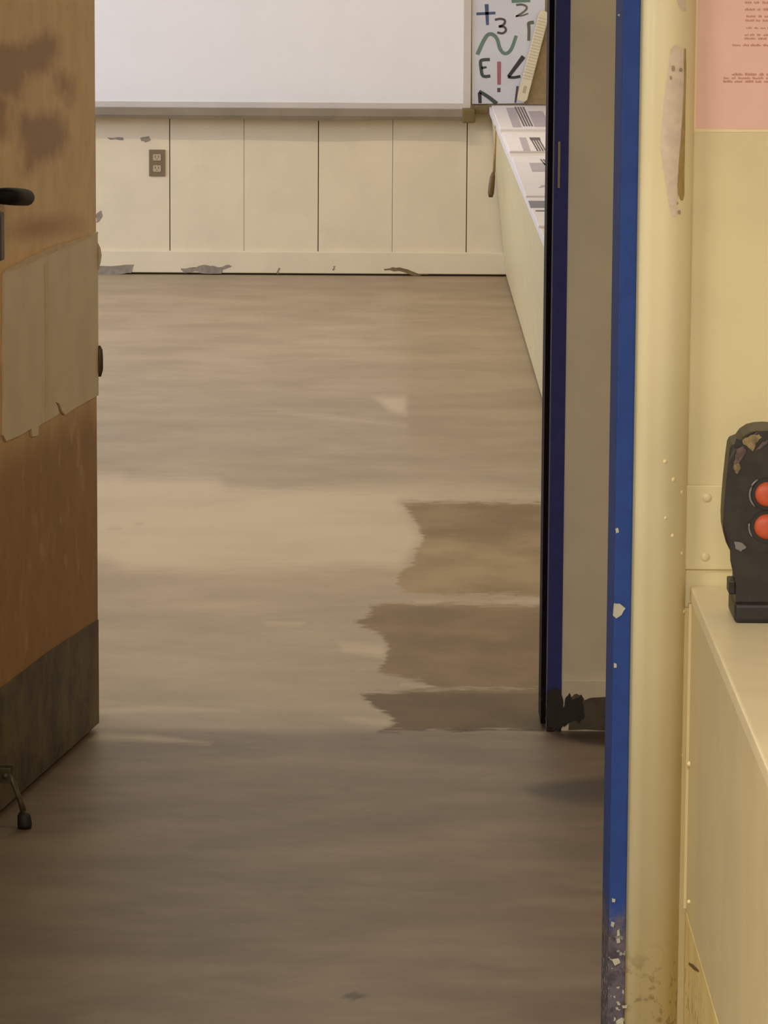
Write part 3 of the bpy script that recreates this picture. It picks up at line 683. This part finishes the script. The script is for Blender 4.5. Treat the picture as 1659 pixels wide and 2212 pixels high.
# papers on the cabinet top
def PZ(px, py, z): return on_z(px, py, z)
def paper(name, quad, label, prints, t=.006):
    p = root(name, np.mean([PZ(a, b, ZC+.0005) for a, b in quad], 0)); tag(p, label, 'booklet')
    slab('cover', [PZ(a, b, ZC+.0005) for a, b in quad], (0, 0, 1), t, m_white, p, .0015)
    for nm, pl_, m in prints: slab(nm, [PZ(a, b, ZC+.0007+t) for a, b in pl_], (0, 0, 1), .0005, m, p)
    return p
def lines(quad, n, frac=.5):
    """n printed bars running along a px quad (a-b near edge pair, d-c far pair)"""
    (ax_, ay), (bx, by), (cx, cy), (dx, dy) = quad; out = []
    for i in range(n):
        s0, s1 = i/n, (i+frac)/n
        out.append(('printed_line', [(ax_+(bx-ax_)*s0, ay+(by-ay)*s0), (ax_+(bx-ax_)*s1, ay+(by-ay)*s1), (dx+(cx-dx)*s1, dy+(cy-dy)*s1), (dx+(cx-dx)*s0, dy+(cy-dy)*s0)], m_ink))
    return out
paper('booklet', [(1081, 282), (1200, 282), (1180, 231), (1062, 231)], 'white booklet with dark print lines, farthest on the low cabinet',
      [('printed_block', [(1108, 275), (1127, 275), (1112, 233), (1093, 233)], m_lilac), ('printed_block', [(1155, 274), (1190, 274), (1172, 240), (1140, 240)], m_lilac)] + lines([(1131, 273), (1154, 273), (1134, 231), (1111, 231)], 4, .62))
paper('booklet', [(1101, 330), (1215, 330), (1197, 289), (1084, 289)], 'white booklet with a dark print block, second from the back on the low cabinet',
      [('printed_block', [(1131, 326), (1146, 326), (1136, 297), (1121, 297)], m_lilac), ('printed_block', [(1146, 303), (1168, 303), (1166, 297), (1143, 297)], m_ink)] + lines([(1160, 326), (1183, 326), (1169, 303), (1147, 303)], 4, .6))
paper('booklet', [(1136, 427), (1230, 427), (1200, 340), (1104, 340)], 'white booklet, largest blank cover, third from the back on the low cabinet',
      [('printed_block', [(1150, 371), (1195, 371), (1180, 352), (1143, 352)], m_lilac), ('printed_line', [(1163, 406), (1190, 402), (1190, 399), (1170, 400)], m_lilac)] + lines([(1184, 366), (1200, 366), (1184, 344), (1166, 344)], 3, .6))
paper('booklet', [(1163, 492), (1240, 492), (1214, 431), (1139, 431)], 'white booklet with a slate blue band, nearest on the low cabinet',
      [('printed_band', [(1146, 449), (1200, 449), (1194, 434), (1141, 434)], m_band), ('printed_line', [(1158, 457), (1200, 457), (1198, 454), (1156, 454)], m_ink)])
# brush hanging at the far end of the cabinet front
hb = root('hanging_brush', on_y(1062, 428, 15.9)); tag(hb, 'brown wooden handle hanging by a cord at the far end of the low cabinet', 'brush')
tube('cord', [(.4560, 15.9, .69), on_y(1071, 286, 15.9), on_y(1069, 320, 15.9), on_y(1067, 372, 15.9)], .004, m_cord, hb, 8, [.002, .003, .005, .0055])
tube('handle', [on_y(a, b, 15.9) for a, b in ((1066, 372), (1064, 382), (1062, 400), (1060.5, 417), (1060, 426))], .01, m_brownh, hb, 12, [.006, .0105, .0125, .0125, .008])
dome('hook', (.4568, 15.9, .69), (-1, 0, 0), .006, .006, m_cord, hb, 10, 3)

# ================================================================== pink notice
pn = root('pink_notice', (.55, YP, 1.387)); tag(pn, 'laminated salmon pink notice with faded print on the near wall', 'notice')
nx0 = on_y(1499, 140, YP)[0]; nz0 = on_y(1560, 285, YP)[2]
box('laminate', nx0, nx0+.29, YP-.0009, YP-.0002, nz0, nz0+.37, m_lam, pn)
box('paper', nx0+.0045, nx0+.2855, YP-.0017, YP-.0009, nz0+.0045, nz0+.3655, m_pink, pn)
def text_row(px0, py, hgt, x_end, heavy=1.0):
    bm = bmesh.new(); x = on_y(px0, py, YP)[0]; z = on_y(px0, py, YP)[2]; hh = hgt/1577
    while x < x_end:
        wl_ = random.uniform(.004, .016); wl_ = min(wl_, x_end-x)
        q = x
        while q < x+wl_-.0006:
            lw = random.uniform(.0010, .0022); zt = hh*random.choice((.62, .8, 1, 1))
            bm_box(bm, q, q+lw*.8, YP-.0020, YP-.0016, z-hh/2, z-hh/2+zt); q += lw*1.12
        x += wl_+random.uniform(.0028, .0042)
    from_bm('printed_text', bm, m_text, pn)
xe = nx0+.262
for px0, py, hg_ in ((1609, 5, 5), (1609, 20, 5), (1612, 35, 4.5), (1610, 44, 4.5), (1612, 60, 4), (1608, 75, 4.5), (1608, 83, 4), (1582, 97, 5), (1581, 160, 6), (1563, 168, 5), (1562, 175.5, 5), (1609, -10, 5), (1609, -24, 5)):
    text_row(px0, py, hg_, xe)

# ================================================================== near cabinet (cream) in the corner
SX, TZ = .4375, .7505
nc = root('storage_cabinet', (.8, 4.9, 0)); tag(nc, 'cream enamel storage cabinet against the near wall, black device on top', 'cabinet')
box('cabinet_top', SX, 1.3, 4.1, YP-.0005, TZ-.022, TZ, m_cabtop, nc, .0035, seg=3)
box('side_panel', SX+.002, SX+.02, 4.12, YP-.0008, .287, TZ-.0222, m_cabside, nc, .001)
box('back_body', SX+.02, 1.28, 4.14, YP-.0008, .287, TZ-.0222, m_cabside, nc)
box('plinth', SX+.001, 1.26, 4.1, YP-.0008, 0, .2868, m_dirty, nc, .0008)['label'] = 'scuffed yellow plinth'
box('caulk_line', SX-.0022, SX+.003, YP-.012, YP-.0005, .290, TZ-.024, m_caulk, nc, .001)
for px, py, r in ((1490, 1334, 5), (1487, 1650, 6), (1487, 1948, 5)):
    p = on_plane(px, py, (SX, 0, 0), (1, 0, 0)); dome('paint_drip', (SX+.001, min(p[1], YP-.006), p[2]), (-1, -.6, 0), r/1570, .003, m_caulk, nc, 10, 3)
for poly in ([(1488, 2079), (1497, 2083), (1508, 2094), (1510, 2100), (1500, 2095), (1489, 2085)],):
    slab('scrape', [on_plane(a, b, (SX+.0006, 0, 0), (1, 0, 0)) for a, b in poly], (-1, 0, 0), .0006, paint('brown scrape', rgb(120, 92, 46), .7), nc)
box('filler_strip', CXR-.001, SX+.0025, YP-.010, YP-.0005, 0, TZ-.03, paint('shaded cream filler', rgb(214, 194, 142), .5, .04), nc, .001)  # filler coloured darker to carry on the column's shading
bs = root('backsplash', (.8, YP, .77)); tag(bs, 'cream backsplash board screwed to the near wall above the cabinet', 'backsplash')
zb1, zb0 = on_y(1530, 1047, YP)[2], on_y(1530, 1229, YP)[2]
box('board', .428, 1.29, YP-.006, YP-.0003, zb0, zb1, m_near, bs, .0018)
for px, py in ((1527, 1075), (1523, 1203)):
    x, y, z = on_y(px, py, YP-.006); dome('screw', (x, y, z), (0, -1, 0), 0.0066, .0030, m_near, bs, 14, 4)

# ================================================================== black device with two orange buttons
YV = on_z(1600, 1346, TZ)[1]; xc = on_y(1655, 1200, YV)[0]
dv_ = root('push_button_unit', (xc, YV+.04, TZ)); tag(dv_, 'scuffed black device with two orange buttons on the cream cabinet', 'device')
left = [(1659, 930), (1640, 931), (1622, 935), (1606, 945), (1597, 957), (1582, 963), (1577, 972), (1573, 1000), (1568, 1045), (1564, 1090), (1562, 1125), (1563, 1150), (1568, 1172), (1577, 1190), (1588, 1205), (1592, 1225), (1590, 1262), (1589, 1300), (1588, 1310)]
def px2(px, py): x, y, z = on_y(px, py, YV); return (x, z)
L_ = [px2(*p) for p in left]; L_[0] = (xc, L_[0][1])
half = L_+[(xc, L_[-1][1])]
outline = L_ + [(2*xc-x, z) for x, z in L_[::-1][:-1]]
bm = bmesh.new(); a = [bm.verts.new((x, YV, z)) for x, z in outline]; b = [bm.verts.new((x-(x-xc)*.06, YV+.085, z)) for x, z in outline]
bm.faces.new(a); bm.faces.new(b[::-1]); fe = []
for i in range(len(a)): j = (i+1) % len(a); bm.faces.new((a[i], b[i], b[j], a[j]))
bmesh.ops.bevel(bm, geom=[e for e in bm.edges if all(v in a for v in e.verts)], offset=.007, segments=3, affect='EDGES', profile=.5)
from_bm('body', bm, m_black, dv_)
xb0 = px2(1586, 1320)[0]; zb = px2(1600, 1302)[1]
box('base', xb0, 2*xc-xb0, YV-.004, YV+.095, TZ+.0005, zb, m_blackd, dv_, .006, seg=3)
# rim plate around the buttons, domed buttons, worn scuffs
for py, rr in ((1067, 27.5), (1137, 28)):
    x, z = xc, px2(1655, py)[1]; r = rr/1655
    bmr = bmesh.new(); bmesh.ops.create_circle(bmr, segments=28, radius=r*1.28, cap_ends=True)
    for v_ in bmr.verts: v_.co = Vector((x+v_.co.x, YV-.0003, z+v_.co.y))
    g_ = bmesh.ops.extrude_face_region(bmr, geom=list(bmr.faces))
    for e_ in g_['geom']:
        if isinstance(e_, bmesh.types.BMVert): e_.co.y -= .003
    bt = root('button', (0, 0, 0)); bt.parent = dv_; bt.location = Vector((x, YV, z))-dv_.location; bt['label'] = 'domed orange button'
    from_bm('button_collar', bmr, m_blackd, bt)
    dome('button_cap', (x, YV-.0033, z), (0, -1, 0), r, .009, m_orange, bt, 28, 7, .35)
arc = [(xc+.0235*math.cos(q), YV-.002, px2(1655, 1067)[1]+.0235*math.sin(q)) for q in np.linspace(math.radians(125), math.radians(225), 9)]
tube('rim_highlight', arc, .0016, m_silver, dv_, 8)  # grey arc modelled as the highlight on the button rim
tube('rim_highlight', [(xc+.0235*math.cos(q), YV-.002, px2(1655, 1137)[1]+.0235*math.sin(q)) for q in np.linspace(math.radians(170), math.radians(215), 6)], .0014, m_silver, dv_, 8)
for wi, (poly, m) in enumerate((([(1604, 950), (1622, 940), (1640, 938), (1645, 945), (1632, 957), (1626, 975), (1618, 968), (1606, 960)], m_wornb), ([(1590, 970), (1604, 963), (1612, 975), (1603, 990), (1594, 1010), (1588, 1022), (1583, 1008), (1588, 992)], m_wornp),
                ([(1587, 1003), (1594, 1000), (1600, 1012), (1592, 1024), (1586, 1014)], m_wornb), ([(1630, 975), (1646, 955), (1658, 950), (1658, 958), (1645, 968)], m_wornp), ([(1586, 1170), (1602, 1172), (1612, 1182), (1600, 1192), (1588, 1184)], m_silver))):
    slab('worn_patch', [(on_y(a_, b_, YV-.0006-.0004*wi)) for a_, b_ in ragged(poly, 1.5, 3)], (0, -1, 0), .0006, m, dv_)
box('side_lug', px2(1577, 1240)[0], px2(1592, 1240)[0], YV+.012, YV+.05, px2(1580, 1288)[1], px2(1580, 1258)[1], m_black, dv_, .002)
